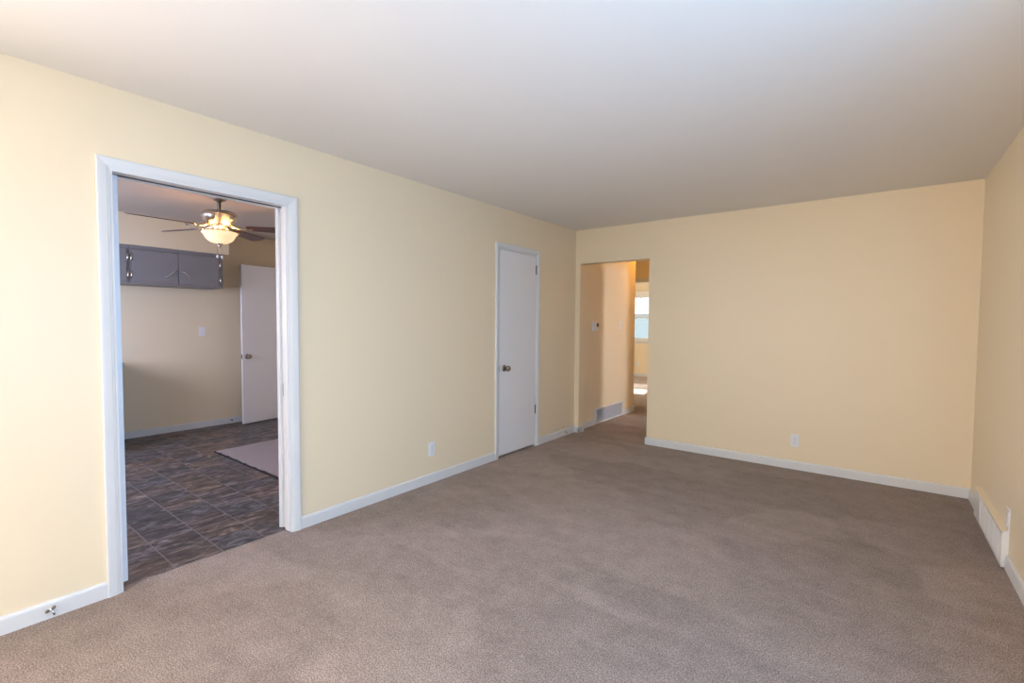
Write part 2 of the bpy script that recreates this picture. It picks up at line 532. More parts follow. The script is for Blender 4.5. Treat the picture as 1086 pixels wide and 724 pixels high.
struct('wall_kitchen_front', boxes((KX, KW[0], KYF - T, KYF, 0, H), (KW[1], -T, KYF - T, KYF, 0, H), (KW[0], KW[1], KYF - T, KYF, 0, KW[2]),
                                   (KW[0], KW[1], KYF - T, KYF, KW[3], H)), 'wall', 'kitchen wall with a window over the counter', 'wall')
struct('wall_soffit', boxes((KX, -3.25, KYF, 2.443, 2.117, H)), 'wall', 'cream boxed soffit above the charcoal wall cabinets', 'soffit')
# hall
struct('wall_hall_left', boxes((-T, 0, D + T, 6.81, 0, H)), 'wall', 'cream hall wall with the thermostat and return grille', 'wall')
struct('wall_hall_branch', boxes((-1.3, -T, 6.69, 6.81, 0, H), (-1.42, -1.3, 6.69, HY, 0, H)), 'wall', 'cream wall of the side branch of the hall', 'wall')
R0, R1, RH = 5.84, 6.47, 2.03      # doorway on the right of the hall
struct('wall_hall_right', boxes((HX, HX + T, D + T, R0, 0, H), (HX, HX + T, R1, HY, 0, H), (HX, HX + T, R0, R1, RH, H)), 'wall',
       'cream hall wall with a doorway to a sunny room', 'wall')
E0, E1, EH = -0.64, 0.16, 2.045    # bedroom doorway
struct('wall_hall_end', boxes((-3.5, E0, HY, HY + T, 0, H), (E1, W + 1.6, HY, HY + T, 0, H), (E0, E1, HY, HY + T, EH, H)), 'wall',
       'cream wall over the bedroom doorway at the end of the hall', 'wall')
SX = W + 1.5
struct('wall_side_room', boxes((SX, SX + T, D, SW[0], 0, H), (SX, SX + T, SW[1], HY, 0, H), (SX, SX + T, SW[0], SW[1], 0, SW[2]), (SX, SX + T, SW[0], SW[1], SW[3], H),
                               (W + T, SX, D, D + T, 0, H)), 'wall', 'wall of the room off the hall with its window', 'wall')
# bedroom
BW = (-2.55, -1.10, 0.90, 2.03)
struct('wall_bedroom_far', boxes((-3.5, BW[0], BY, BY + T, 0, H), (BW[1], 1.18, BY, BY + T, 0, H), (BW[0], BW[1], BY, BY + T, 0, BW[2]),
                                 (BW[0], BW[1], BY, BY + T, BW[3], H)), 'wall', 'cream bedroom wall below the bright window', 'wall')
struct('wall_bedroom_sides', boxes((-3.52, -3.4, HY + T, BY, 0, H), (1.06, 1.18, HY + T, 9.0, 0, H), (1.06, 1.18, 10.6, BY, 0, H), (1.06, 1.18, 9.0, 10.6, 0, 0.95), (1.06, 1.18, 9.0, 10.6, 2.05, H)), 'wall', 'cream side walls of the bedroom', 'wall')


# ------------------------------------------------------------------ baseboards
BH, BT = 0.078, 0.013
BPROF = [(0, 0), (BT, 0), (BT, BH - 0.014), (BT - 0.002, BH - 0.006), (BT - 0.006, BH - 0.001), (0, BH)]


def base_run(bm, a, b, nrm):
    """Baseboard from a to b (x, y on the wall face); nrm points into the room."""
    sweep(bm, BPROF, [lambda p, q=q: (q[0] + nrm[0] * p[0], q[1] + nrm[1] * p[0], p[1]) for q in (a, b)])
    return bm


KC = 0.062      # casing width
bm = bmesh.new()
base_run(bm, (0, YF), (0, K0 - KC), (1, 0)); base_run(bm, (0, K1 + KC + 0.008), (0, C0 - 0.05), (1, 0)); base_run(bm, (0, C1 + 0.05), (0, D), (1, 0))
struct('baseboard_left', bm, 'trim', 'white baseboard along the long cream wall', 'baseboard')
bm = bmesh.new()
base_run(bm, (O1 - BT, D), (W, D), (0, -1)); base_run(bm, (O1, D), (O1, D + T), (-1, 0))
struct('baseboard_back', bm, 'trim', 'white baseboard along the far wall right of the hall opening', 'baseboard')
bm = bmesh.new()
base_run(bm, (BT, D), (O0 + BT, D), (0, -1)); base_run(bm, (O0, D - BT), (O0, D + T), (1, 0))
base_run(bm, (0, D + T), (0, 5.552), (1, 0)); base_run(bm, (0, 6.402), (0, 6.81 + BT), (1, 0)); base_run(bm, (BT, 6.81), (-1.3, 6.81), (0, 1))
struct('baseboard_hall', bm, 'trim', 'white baseboard wrapping the corner into the hall on both sides of the return grille', 'baseboard')
bm = bmesh.new()
base_run(bm, (W, YF), (W, 3.69), (-1, 0)); base_run(bm, (W, 4.66), (W, D), (-1, 0))
struct('baseboard_right', bm, 'trim', 'white baseboard on the right wall either side of the long register', 'baseboard')
bm = base_run(bmesh.new(), (KX, 1.352), (KX, KY), (1, 0))
struct('baseboard_kitchen', bm, 'trim', 'white baseboard under the kitchen wall seen through the doorway', 'baseboard')
bm = base_run(bmesh.new(), (-3.4, BY), (1.06, BY), (0, -1))
struct('baseboard_bedroom', bm, 'trim', 'white baseboard below the bedroom window', 'baseboard')
bm = base_run(bmesh.new(), (0, YF), (W, YF), (0, 1))
struct('baseboard_front', bm, 'trim', 'white baseboard under the picture window', 'baseboard')

# ------------------------------------------------------------------ door casings
def casing(bm, w, y0, y1, zt, x=0.0, sx=1, thick=0.018):
    """Mitred casing round an opening in a wall facing +x (sx=1) or -x. y0,y1,zt: inner edge of the casing."""
    t = thick / 0.018
    prof = [(0, 0), (0, .008 * t), (w * .16, .009 * t), (w * .20, .0115 * t), (w * .30, .0125 * t), (w * .36, .0145 * t),
            (w * .78, .0178 * t), (w * .92, .018 * t), (w, .0145 * t), (w, 0)]
    sweep(bm, prof, [lambda p: (x + sx * p[1], y0 - p[0], 0.0), lambda p: (x + sx * p[1], y0 - p[0], zt + p[0]),
                     lambda p: (x + sx * p[1], y1 + p[0], zt + p[0]), lambda p: (x + sx * p[1], y1 + p[0], 0.0)])
    return bm


t1 = thing('trim_1', 'white casing and slotted jamb of the wide kitchen doorway', 'door frame', (0, (K0 + K1) / 2, 0), kind='structure')
obj('casing', casing(bmesh.new(), KC, K0, K1 + 0.008, KH), 'trim', t1)
obj('kitchen_side_casing', casing(bmesh.new(), KC, K0, K1, KH, x=-T, sx=-1), 'trim', t1)
# split jambs: two boards with the pocket-door slot between them
sl0, sl1 = -0.094, -0.050
obj('jamb', boxes((-T, sl0, K1, K1 + 0.02, 0.006, KH), (sl1, 0, K1, K1 + 0.02, 0.006, KH), (sl0, sl1, K1 + 0.014, K1 + 0.02, 0.006, KH), bevel=0.0015), 'trim', t1)
obj('jamb', boxes((-T, sl0, K0 - 0.02, K0, 0.006, KH), (sl1, 0, K0 - 0.02, K0, 0.006, KH), bevel=0.0015), 'trim', t1)
obj('head_jamb', boxes((-T, sl0, K0 - 0.02, K1 + 0.02, KH, KH + 0.049), (sl1, 0, K0 - 0.02, K1 + 0.02, KH, KH + 0.049), bevel=0.0015), 'trim', t1)
obj('track', boxes((sl0, sl1, K0 - 0.02, K1 + 0.02, KH + 0.003, KH + 0.03)), 'dark', t1)
bm = boxes((-0.084, -0.060, K1 + 0.0105, K1 + 0.0125, 0.86, 0.94), bevel=0.0008)
obj('strike_plate', bm, 'nickel', t1)
# edge of the pocket door sitting in its slot at the left
struct('door_3', boxes((-0.090, -0.054, K0 - 0.02, K0 + 0.033, 0.022, KH - 0.002), bevel=0.001), 'door', 'edge of the white pocket door standing out of its slot at the left jamb', 'pocket door')

t2 = thing('trim_2', 'white casing round the narrow closet door', 'door frame', (0, (C0 + C1) / 2, 0), kind='structure')
obj('casing', casing(bmesh.new(), 0.050, C0 + 0.004, C1 - 0.004, CH - 0.004), 'trim', t2)
obj('jamb', boxes((-0.045, 0.0, C0, C0 + 0.012, 0, CH), (-0.045, 0.0, C1 - 0.012, C1, 0, CH), (-0.045, 0.0, C0, C1, CH - 0.012, CH)), 'trim', t2)

t4 = thing('trim_3', 'white casing round the bedroom doorway at the end of the hall', 'door frame', ((E0 + E1) / 2, HY, 0), kind='structure')
bm = bmesh.new()
w = 0.06
prof = [(0, 0), (0, .010), (w * .3, .013), (w * .9, .018), (w, .014), (w, 0)]
sweep(bm, prof, [lambda p: (E0 - p[0], HY - p[1], 0), lambda p: (E0 - p[0], HY - p[1], EH + p[0]), lambda p: (E1 + p[0], HY - p[1], EH + p[0]), lambda p: (E1 + p[0], HY - p[1], 0)])
obj('casing', bm, 'trim', t4)
obj('jamb', boxes((E0, E0 + 0.015, HY, HY + T, 0, EH), (E1 - 0.015, E1, HY, HY + T, 0, EH), (E0, E1, HY, HY + T, EH - 0.015, EH)), 'trim', t4)

# ------------------------------------------------------------------ doors
def knob(parent, c, axis, r=0.027, mat='knob'):
    """Round privacy knob on its rose; c on the door face (world), axis out of the door."""
    k = obj('door_knob', lathe(bmesh.new(), [(0.011, 0.006), (0.011, 0.028), (0.017, 0.034), (r, 0.046), (r * 1.02, 0.056), (r * 0.86, 0.066), (r * 0.45, 0.071), (0.004, 0.072)], c, axis), mat, parent)
    a = Vector(axis)
    off = Vector((0, 0, 0)); p = parent
    while p is not None:
        off += p.location; p = p.parent
    lc = Vector(c) - off
    obj('rose', lathe(bmesh.new(), [(0.033, 0.0), (0.033, 0.004), (0.028, 0.009), (0.012, 0.011)], lc, axis), mat, k, local=True)
    obj('keyhole', lathe(bmesh.new(), [(0.0035, 0.0715), (0.0035, 0.0728)], lc, axis, seg=12), 'dark', k, local=True)
    return k


def hinge(parent, x, y, z, mat='bronze', h=0.09):
    bm = bmesh.new()
    for i in range(5):
        lathe(bm, [(0.0062, 0.0006), (0.0062, h / 5 - 0.0006)], (x, y, z - h / 2 + i * h / 5), (0, 0, 1), seg=14)
    lathe(bm, [(0.004, -0.006), (0.0045, 0)], (x, y, z - h / 2), seg=12)
    lathe(bm, [(0.0045, 0), (0.004, 0.006)], (x, y, z + h / 2), seg=12)
    box(bm, x - 0.009, x - 0.0055, y - 0.006, y + 0.012, z - h / 2, z + h / 2)
    return obj('hinge', bm, mat, parent)


d1 = thing('door_1', 'narrow plain white closet door, shut, with a round nickel knob', 'door', (0, (C0 + C1) / 2, 0), kind='structure')
obj('door_slab', boxes((-0.033, 0.004, C0 + 0.0145, C1 - 0.0145, 0.026, CH - 0.0145), bevel=0.0015), 'door', d1)
knob(d1, (0.004, 3.642, 0.885), (1, 0, 0))
obj('latch_plate', boxes((0.001, 0.0055, C0 + 0.004, C0 + 0.0145, 0.852, 0.915), bevel=0.0006), 'bronze', d1)
hinge(d1, 0.0115, C1 - 0.013, 1.895)
hinge(d1, 0.0115, C1 - 0.013, 0.405)

# kitchen door standing open against the far kitchen wall
kd = thing('door_2', 'plain white kitchen door standing open against the far wall', 'door', (-3.585, 3.43, 0), kind='structure')
ang = math.radians(8.0)
kd.rotation_euler = (0, 0, ang)
# local: the slab runs from the hinge towards -y
obj('door_slab', boxes((-0.035, 0.0, -0.765, -0.005, 0.012, 2.045), bevel=0.0015), 'door', kd, local=True)
k = obj('door_knob', lathe(bmesh.new(), [(0.011, 0.006), (0.011, 0.028), (0.017, 0.034), (0.027, 0.046), (0.0275, 0.056), (0.023, 0.066), (0.012, 0.071), (0.004, 0.072)],
                           (0.0, -0.705, 0.875), (1, 0, 0)), 'knob', kd, local=True)
obj('rose', lathe(bmesh.new(), [(0.033, 0.0), (0.033, 0.004), (0.028, 0.009), (0.012, 0.011)], (0.0, -0.705, 0.875), (1, 0, 0)), 'knob', k, local=True)
obj('latch', boxes((-0.029, -0.006, -0.7665, -0.765, 0.845, 0.905), (-0.022, -0.012, -0.776, -0.7665, 0.865, 0.885), bevel=0.0005), 'bronze', kd, local=True)
bm = bmesh.new()
for zz in (0.25, 1.85):
    lathe(bm, [(0.006, 0), (0.006, 0.09)], (0.004, -0.003, zz), seg=12)
obj('hinges', bm, 'bronze', kd, local=True)

# little door stop on the kitchen baseboard beside the door's edge
ds = thing('door_stop', 'small dark-tipped door stop on the kitchen baseboard beside the open door', 'door stop', (KX + BT, 2.615, 0.045))
obj('stem', lathe(bmesh.new(), [(0.010, 0), (0.010, 0.003), (0.005, 0.005), (0.005, 0.032)], (KX + BT, 2.615, 0.045), (1, 0, 0), seg=16), 'nickel', ds)
obj('tip', lathe(bmesh.new(), [(0.008, 0.030), (0.009, 0.038), (0.006, 0.044)], (KX + BT, 2.615, 0.045), (1, 0, 0), seg=16), 'rubber', ds)

# ------------------------------------------------------------------ wall plates
def plate(name, label, cat, c, n, kind, group=None):
    """Outlet or switch plate at c (on the wall face), n = wall normal axis as a unit vector in x or y."""
    t = thing(name, label, cat, c, group=group)
    nv = Vector(n); sv = nv.cross(Vector((0, 0, 1)))
    t.rotation_euler = Matrix((sv, nv, Vector((0, 0, 1)))).transposed().to_euler()
    # local frame: x along the wall, y out of the wall, z up
    bm = box(bmesh.new(), -0.036, 0.036, 0, 0.006, -0.058, 0.058, bevel=0.003, seg=3)
    obj('cover_plate', bm, 'plate', t, local=True)
    if kind == 'outlet':
        for z in (0.0195, -0.0195):
            s = obj('socket', lathe(bmesh.new(), [(0.0165, 0.004), (0.0165, 0.0075), (0.0155, 0.0085)], (0, 0, z), (0, 1, 0), seg=28), 'plate', t, local=True)
            obj('slots', boxes((-0.0075, -0.0055, 0.0078, 0.0088, z + 0.001, z + 0.010), (0.0055, 0.0075, 0.0078, 0.0088, z + 0.002, z + 0.009),
                               (-0.002, 0.002, 0.0078, 0.0088, z - 0.009, z - 0.0045)), 'dark', s, local=True)
        obj('screw', lathe(bmesh.new(), [(0.003, 0.0055), (0.003, 0.0072)], (0, 0, 0), (0, 1, 0), seg=12), 'chrome', t, local=True)
    else:
        obj('toggle_slot', boxes((-0.005, 0.005, 0.0055, 0.0066, -0.012, 0.012)), 'plate', t, local=True)
        bm = box(bmesh.new(), -0.004, 0.004, 0.003, 0.018, -0.006, 0.006, bevel=0.001)
        bmesh.ops.rotate(bm, verts=bm.verts, cent=(0, 0.004, 0), matrix=Matrix.Rotation(math.radians(28), 3, 'X'))
        obj('toggle', bm, 'plate', t, local=True)
        for z in (0.03, -0.03):
            obj('screw', lathe(bmesh.new(), [(0.003, 0.0055), (0.003, 0.0072)], (0, 0, z), (0, 1, 0), seg=12), 'plate', t, local=True)
    return t


GO = 'white duplex wall outlets'
plate('wall_outlet', 'white outlet low on the long wall between kitchen doorway and closet door', 'outlet', (0, 2.685, 0.282), (1, 0, 0), 'outlet', GO)
plate('wall_outlet', 'white outlet low on the far wall facing the room', 'outlet', (2.336, D, 0.266), (0, -1, 0), 'outlet', GO)
plate('wall_outlet', 'white outlet seen edge-on above the long wall register', 'outlet', (W, 3.725, 0.272), (-1, 0, 0), 'outlet', GO)
plate('wall_outlet', 'pale outlet under the bright bedroom window', 'outlet', (-1.832, BY, 0.302), (0, -1, 0), 'outlet', GO)
GS = 'white toggle light switches'
plate('light_switch', 'white light switch on the kitchen wall under the charcoal cabinet', 'switch', (KX, 2.307, 1.195), (1, 0, 0), 'switch', GS)
plate('light_switch', 'white light switch on the sunlit band of hall wall', 'switch', (0, 6.322, 1.307), (1, 0, 0), 'switch', GS)

# thermostat
th = thing('thermostat', 'white thermostat with a small dark display on the hall wall', 'thermostat', (0, 5.530, 1.288))
obj('wall_plate', box(bmesh.new(), 0, 0.006, 5.455, 5.605, 1.229, 1.347, bevel=0.003), 'plate', th)
hs = obj('housing', box(bmesh.new(), 0.004, 0.026, 5.464, 5.596, 1.236, 1.340, bevel=0.006, seg=3), 'plate', th)
obj('display', box(bmesh.new(), 0.024, 0.0272, 5.535, 5.588, 1.284, 1.332, bevel=0.001), 'lcd', th)
for i in range(3):
    obj('button', box(bmesh.new(), 0.024, 0.0280, 5.478, 5.500, 1.262 + i * 0.024, 1.274 + i * 0.024, bevel=0.002), 'plate', th)

# ------------------------------------------------------------------ registers
vg = thing('return_grille', 'white return air grille with upright fins low on the hall wall', 'vent', (0, 5.977, 0.0))
y0, y1, z0, z1 = 5.555, 6.399, 0.004, 0.212
bm = boxes((0, 0.018, y0, y0 + 0.026, z0, z1), (0, 0.018, y1 - 0.026, y1, z0, z1), (0, 0.018, y0 + 0.026, y1 - 0.026, z1 - 0.022, z1), (0, 0.018, y0 + 0.026, y1 - 0.026, z0, z0 + 0.022), bevel=0.003)
obj('frame', bm, 'trim', vg)
bm = bmesh.new()
n = 58
for i in range(n):
    y = y0 + 0.03 + (y1 - y0 - 0.06) * (i + 0.5) / n
    bmesh.ops.create_cube(bm, size=1.0, matrix=Matrix.Translation((0.009, y, (z0 + z1) / 2)) @ Matrix.Rotation(math.radians(-35), 4, 'Z') @ Matrix.Diagonal((0.014, 0.0016, z1 - z0 - 0.044, 1)))
obj('fins', bm, 'grille', vg)
obj('backing', boxes((0.0, 0.002, y0 + 0.02, y1 - 0.02, z0 + 0.02, z1 - 0.02)), 'grille', vg)
for y in (y0 + 0.013, y1 - 0.013):
    obj('screw', lathe(bmesh.new(), [(0.004, 0.017), (0.004, 0.0195)], (0, y, (z0 + z1) / 2), (1, 0, 0), seg=12), 'grille', vg)

# long baseboard register on the right wall: projecting box with a sloped top, wall-coloured ledge and panelled grille
vr = thing('baseboard_register', 'long white baseboard register projecting from the wall at the right', 'vent', (W, 4.17, 0.0))
RY0, RY1, RX, RZ = 3.70, 4.62, 3.489, 0.200


def yz_prism(bm, pts, y0, y1):
    """Prism of an x-z outline between two y planes."""
    sweep(bm, pts, [lambda p: (p[0], y0, p[1]), lambda p: (p[0], y1, p[1])])
    return bm


obj('end_panel', yz_prism(bmesh.new(), [(W, 0.004), (RX, 0.004), (RX, RZ), (W, RZ + 0.012)], RY0, RY0 + 0.010), 'trim', vr)
obj('end_panel', yz_prism(bmesh.new(), [(W, 0.004), (RX, 0.004), (RX, RZ), (W, RZ + 0.012)], RY1 - 0.010, RY1), 'trim', vr)
obj('top_ledge', yz_prism(bmesh.new(), [(W, RZ + 0.006), (RX - 0.001, RZ - 0.006), (RX - 0.001, RZ), (W, RZ + 0.014)], RY0 + 0.010, RY1 - 0.010), 'wall', vr)
bm = boxes((RX, RX + 0.006, RY0 + 0.010, RY1 - 0.010, RZ - 0.018, RZ - 0.006), (RX, RX + 0.006, RY0 + 0.010, RY1 - 0.010, 0.004, 0.018),
           (RX, RX + 0.006, RY1 - 0.20, RY1 - 0.010, 0.018, RZ - 0.018))
obj('front_frame', bm, 'trim', vr)
gx0, gx1 = RY0 + 0.012, RY1 - 0.20
for i in range(5):
    a = gx0 + (gx1 - gx0) * i / 5 + 0.002
    b = gx0 + (gx1 - gx0) * (i + 1) / 5 - 0.002
    bm = bmesh.new()
    m_ = 12
    for j in range(m_):
        z = 0.021 + (RZ - 0.042) * (j + 0.5) / m_
        bmesh.ops.create_cube(bm, size=1.0, matrix=Matrix.Translation((RX + 0.005, (a + b) / 2, z)) @ Matrix.Rotation(math.radians(40), 4, 'Y') @ Matrix.Diagonal((0.0015, b - a, 0.014, 1)))
    box(bm, RX + 0.001, RX + 0.008, a, a + 0.004, 0.018, RZ - 0.018)
    box(bm, RX + 0.001, RX + 0.008, b - 0.004, b, 0.018, RZ - 0.018)
    obj('grille_section', bm, 'grille', vr)
obj('backing', boxes((RX + 0.012, RX + 0.014, RY0 + 0.011, RY1 - 0.011, 0.006, RZ - 0.008)), 'grille', vr)

# ------------------------------------------------------------------ coax fittings on the baseboard
def coax(label, y, z, two):
    t = thing('cable_fitting', label, 'cable fitting', (BT, y, z), group='cable fittings on the baseboard')
    obj('base', lathe(bmesh.new(), [(0.007, 0), (0.007, 0.003), (0.0045, 0.004), (0.0045, 0.020)], (BT, y, z), (1, 0, 0), seg=16), 'chrome', t)
    bm = bmesh.new()
    tube(bm, [(BT + 0.018, y - 0.010, z + 0.004), (BT + 0.020, y, z + 0.002), (BT + 0.024, y + 0.006, z - 0.008), (BT + 0.026, y + 0.008, z - 0.020)], 0.0042)
    obj('cable_stub', bm, 'chrome', t)
    for dy, dz in ([(-0.012, 0.003), (0.010, 0.013)] if two else [(-0.009, 0.002)]):
        obj('connector', lathe(bmesh.new(), [(0.0055, 0), (0.007, 0.002), (0.007, 0.012), (0.004, 0.014)], (BT + 0.016, y + dy, z + dz), (1, -0.3, 0.1), seg=6), 'bronze', t)


coax('small metal cable fitting on the baseboard left of the kitchen doorway', 0.383, 0.042, True)
coax('tiny dark cable stub on the baseboard right of the closet door', 4.792, 0.046, False)

# ------------------------------------------------------------------ kitchen: wall cabinets, base cabinet, counter
CXF = -3.285       # cabinet face
CZ0, CZ1 = 1.715, 2.117
CY1 = 2.385


def cab_handle(parent, c, ang):
    """Slanted chrome bow handle; c on the door face."""
    bm = bmesh.new()
    ca, sa = math.cos(ang), math.sin(ang)
    L = 0.056
    pts = []
    for t in [-1, -0.8, -0.4, 0, 0.4, 0.8, 1]:
        pts.append((c[0] + 0.004 + 0.020 * (1 - t * t), c[1] + ca * L * t, c[2] + sa * L * t))
    tube(bm, pts, [0.006, 0.005, 0.004, 0.0052, 0.004, 0.005, 0.006])
    for t in (-1, 1):
        lathe(bm, [(0.009, 0), (0.009, 0.003), (0.006, 0.007)], (c[0], c[1] + ca * L * t, c[2] + sa * L * t), (1, 0, 0), seg=14)
    return obj('handle', bm, 'chrome', parent)


def cab_hinge(parent, y, z):
    bm = bmesh.new()
    box(bm, CXF + 0.001, CXF + 0.022, y - 0.008, y + 0.008, z - 0.028, z + 0.028, bevel=0.003)
    lathe(bm, [(0.005, -0.034), (0.005, 0.034)], (CXF + 0.022, y, z), seg=12)
    return obj('hinge', bm, 'chrome', parent)


def cabinet(name, label, y0, y1, doors, group):
    t = thing(name, label, 'cabinet', (CXF, (y0 + y1) / 2, CZ0), group=group)
    obj('carcass', boxes((KX, CXF, y0, y1, CZ0, CZ1), bevel=0.002), 'cabinet', t)
    for (a, b, hy, handle, hang) in doors:
        d = obj('door', boxes((CXF + 0.001, CXF + 0.019, a, b, CZ0 + 0.022, CZ1 - 0.042), bevel=0.004), 'cabinet', t)
        if handle is not None:
            cab_handle(d, (CXF + 0.019, handle, CZ0 + 0.128), hang)
        for z in (CZ0 + 0.095, CZ1 - 0.130):
            cab_hinge(d, hy, z)
    return t


cabinet('wall_cabinet', 'charcoal wall cabinet with two doors and slanted chrome handles beside the fan', 1.491, CY1,
        [(1.516, 1.925, 1.505, 1.853, math.radians(42)), (1.930, 2.338, 2.348, 2.003, math.radians(-42))], 'charcoal kitchen wall cabinets')
cabinet('wall_cabinet', 'charcoal wall cabinet cut off by the doorway casing, only hinges showing', 0.60, 1.489,
        [(0.645, 1.053, 0.635, 0.98, math.radians(42)), (1.058, 1.466, 1.475, 1.13, math.radians(-42))], 'charcoal kitchen wall cabinets')
# under-cabinet catch at the right end
tag(centre(obj('cabinet_light', box(bmesh.new(), -3.45, -3.33, 2.17, 2.30, CZ0 - 0.014, CZ0, bevel=0.004), 'cabinet')),
    'small dark fitting under the right end of the charcoal cabinet', 'fitting')

bc = thing('base_cabinet', 'charcoal base cabinet whose end just shows past the doorway casing', 'cabinet', (-3.42, 0.33, 0))
obj('carcass', boxes((KX + 0.006, -3.06, -0.605, 1.350, 0.10, 0.865), (KX + 0.006, -3.13, -0.60, 1.332, 0.0, 0.10), (KX + 0.006, -3.06, 1.332, 1.350, 0.0, 0.10), bevel=0.002), 'cabinet', bc)
for i in range(4):
    a = -0.59 + i * 0.475
    d = obj('door', boxes((-3.059, -3.041, a, a + 0.455, 0.13, 0.835), bevel=0.004), 'cabinet', bc)
    obj('handle', tube(bmesh.new(), [(-3.041, a + 0.40, 0.70), (-3.018, a + 0.41, 0.715), (-3.018, a + 0.41, 0.765), (-3.041, a + 0.40, 0.78)], 0.005), 'chrome', d)
tag(centre(obj('countertop', box(bmesh.new(), KX + 0.004, -3.02, -0.62, 1.372, 0.867, 0.905, bevel=0.004), 'counter')),
    'grey counter edge just showing past the doorway casing', 'countertop')

# ------------------------------------------------------------------ kitchen mat
rg = thing('kitchen_mat', 'taupe woven mat on the dark kitchen floor', 'mat', (-1.65, 2.46, 0))
bm = bmesh.new()
nx, ny = 56, 40
x0, x1, y0, y1 = -2.385, -0.90, 1.930, 2.98
grid = []
for j in range(ny + 1):
    row = []
    for i in range(nx + 1):
        x = x0 + (x1 - x0) * i / nx
        y = y0 + (y1 - y0) * j / ny
        edge = 0.004 * math.sin(i * 0.9) if j in (0, ny) else 0
        z = 0.011 + 0.0015 * math.sin(x * 9 + y * 4) + 0.004 * math.exp(-((x + 1.2) ** 2 + (y - 1.95) ** 2) / 0.02)
        row.append(bm.verts.new((x, y + edge, z)))
    grid.append(row)
for j in range(ny):
    for i in range(nx):
        f = bm.faces.new((grid[j][i], grid[j][i + 1], grid[j + 1][i + 1], grid[j + 1][i])); f.smooth = True
bmesh.ops.solidify(bm, geom=bm.faces[:], thickness=0.008)
obj('pile', bm, 'rug', rg)
bm = bmesh.new()
for (a, b, c, d) in ((x0 - 0.004, x1 + 0.004, y0 - 0.003, y0 + 0.012), (x0 - 0.004, x1 + 0.004, y1 - 0.012, y1 + 0.006), (x0 - 0.006, x0 + 0.010, y0, y1), (x1 - 0.010, x1 + 0.006, y0, y1)):
    box(bm, a, b, c, d, -0.001, 0.006, bevel=0.002)
obj('binding', bm, 'rubber', rg)

# ------------------------------------------------------------------ ceiling fan
FX, FY = -1.665, 1.742
fan = thing('ceiling_fan', 'ceiling fan with five dark blades and a lit glass bowl in the kitchen', 'ceiling fan', (FX, FY, H))


def fl(name, prof, mat, parent=fan, seg=48):
    return obj(name, lathe(bmesh.new(), [(r, z - H) for r, z in prof], (0, 0, 0), (0, 0, 1), seg), mat, parent, local=True)


fl('canopy', [(0.065, 2.44), (0.066, 2.425), (0.060, 2.395), (0.045, 2.377), (0.024, 2.369), (0.016, 2.366)], 'nickel')
fl('downrod', [(0.0135, 2.372), (0.0135, 2.300), (0.022, 2.296), (0.024, 2.286)], 'nickel')
fl('motor_housing', [(0.030, 2.292), (0.052, 2.290), (0.100, 2.283), (0.128, 2.272), (0.140, 2.252), (0.140, 2.236), (0.131, 2.210), (0.112, 2.188), (0.092, 2.174), (0.070, 2.168), (0.02, 2.166)], 'nickel')
fl('switch_housing', [(0.02, 2.170), (0.060, 2.168), (0.062, 2.150), (0.050, 2.143), (0.050, 2.104), (0.064, 2.100), (0.064, 2.092), (0.02, 2.090)], 'nickel')
for i in range(5):
    a = math.radians(-89 + 72 * i)
    R = Matrix.Rotation(a, 4, 'Z')
    bm = bmesh.new()
    zc = 2.150 - H
    # blade outline, rounded tip, slight taper at the root; pitched about its own length
    out = []
    for s in range(13):
        t = math.pi / 2 - math.pi * s / 12
        out.append((0.610 + 0.050 * math.cos(t), 0.066 * math.sin(t) if abs(math.sin(t)) < 0.999 else 0.066 * math.sin(t)))
    outline = [(0.21, -0.042), (0.24, -0.052), (0.40, -0.060)] + out[::-1] + [(0.40, 0.060), (0.24, 0.052), (0.21, 0.042)]
    P = Matrix.Rotation(math.radians(-11), 4, 'X')
    top = [bm.verts.new(P @ Vector((x, y, 0.003))) for x, y in outline]
    bot = [bm.verts.new(P @ Vector((x, y, -0.003))) for x, y in outline]
    bm.faces.new(top); bm.faces.new(bot[::-1])
    for k in range(len(outline)):
        bm.faces.new((top[k], bot[k], bot[(k + 1) % len(outline)], top[(k + 1) % len(outline)]))
    b = obj('blade', bm, 'blade', fan, local=True)
    b.matrix_local = Matrix.Translation((0, 0, zc)) @ R
    bm = bmesh.new()
    # bracket: arm from the motor, splitting in two prongs with screws
    tube(bm, [(0.085, 0, 0.016), (0.12, 0, 0.004), (0.16, 0, -0.006), (0.19, 0, -0.008)], [0.012, 0.011, 0.010, 0.009])
    for sgn in (-1, 1):
        tube(bm, [(0.18, 0, -0.008), (0.205, sgn * 0.022, -0.008 + sgn * 0.003), (0.245, sgn * 0.028, -0.007 + sgn * 0.005), (0.262, sgn * 0.020, -0.006 + sgn * 0.004)], [0.008, 0.007, 0.006, 0.004])
        lathe(bm, [(0.006, 0), (0.006, 0.003)], (0.245, sgn * 0.028, -0.016 + sgn * 0.005), seg=10)
    obj('blade_bracket', bm, 'nickel', b, local=True)
bowl_prof = [(0.141, 2.098), (0.134, 2.090), (0.126, 2.084), (0.120, 2.072), (0.110, 2.052), (0.092, 2.031), (0.066, 2.015), (0.034, 2.007), (0.012, 2.005)]
inner = [(r - 0.005 if r > 0.02 else r, z + 0.005) for r, z in bowl_prof][::-1]
bm = lathe(bmesh.new(), [(r, z - H) for r, z in bowl_prof + inner], (0, 0, 0), (0, 0, 1), 48, cap=False)
bowl = obj('glass_bowl', bm, 'bowl', fan, local=True)
bowl['label'] = 'lit amber glass bowl'
fl('finial', [(0.030, 2.010), (0.026, 2.000), (0.012, 1.994), (0.014, 1.986), (0.008, 1.978), (0.003, 1.975)], 'nickel', seg=24)
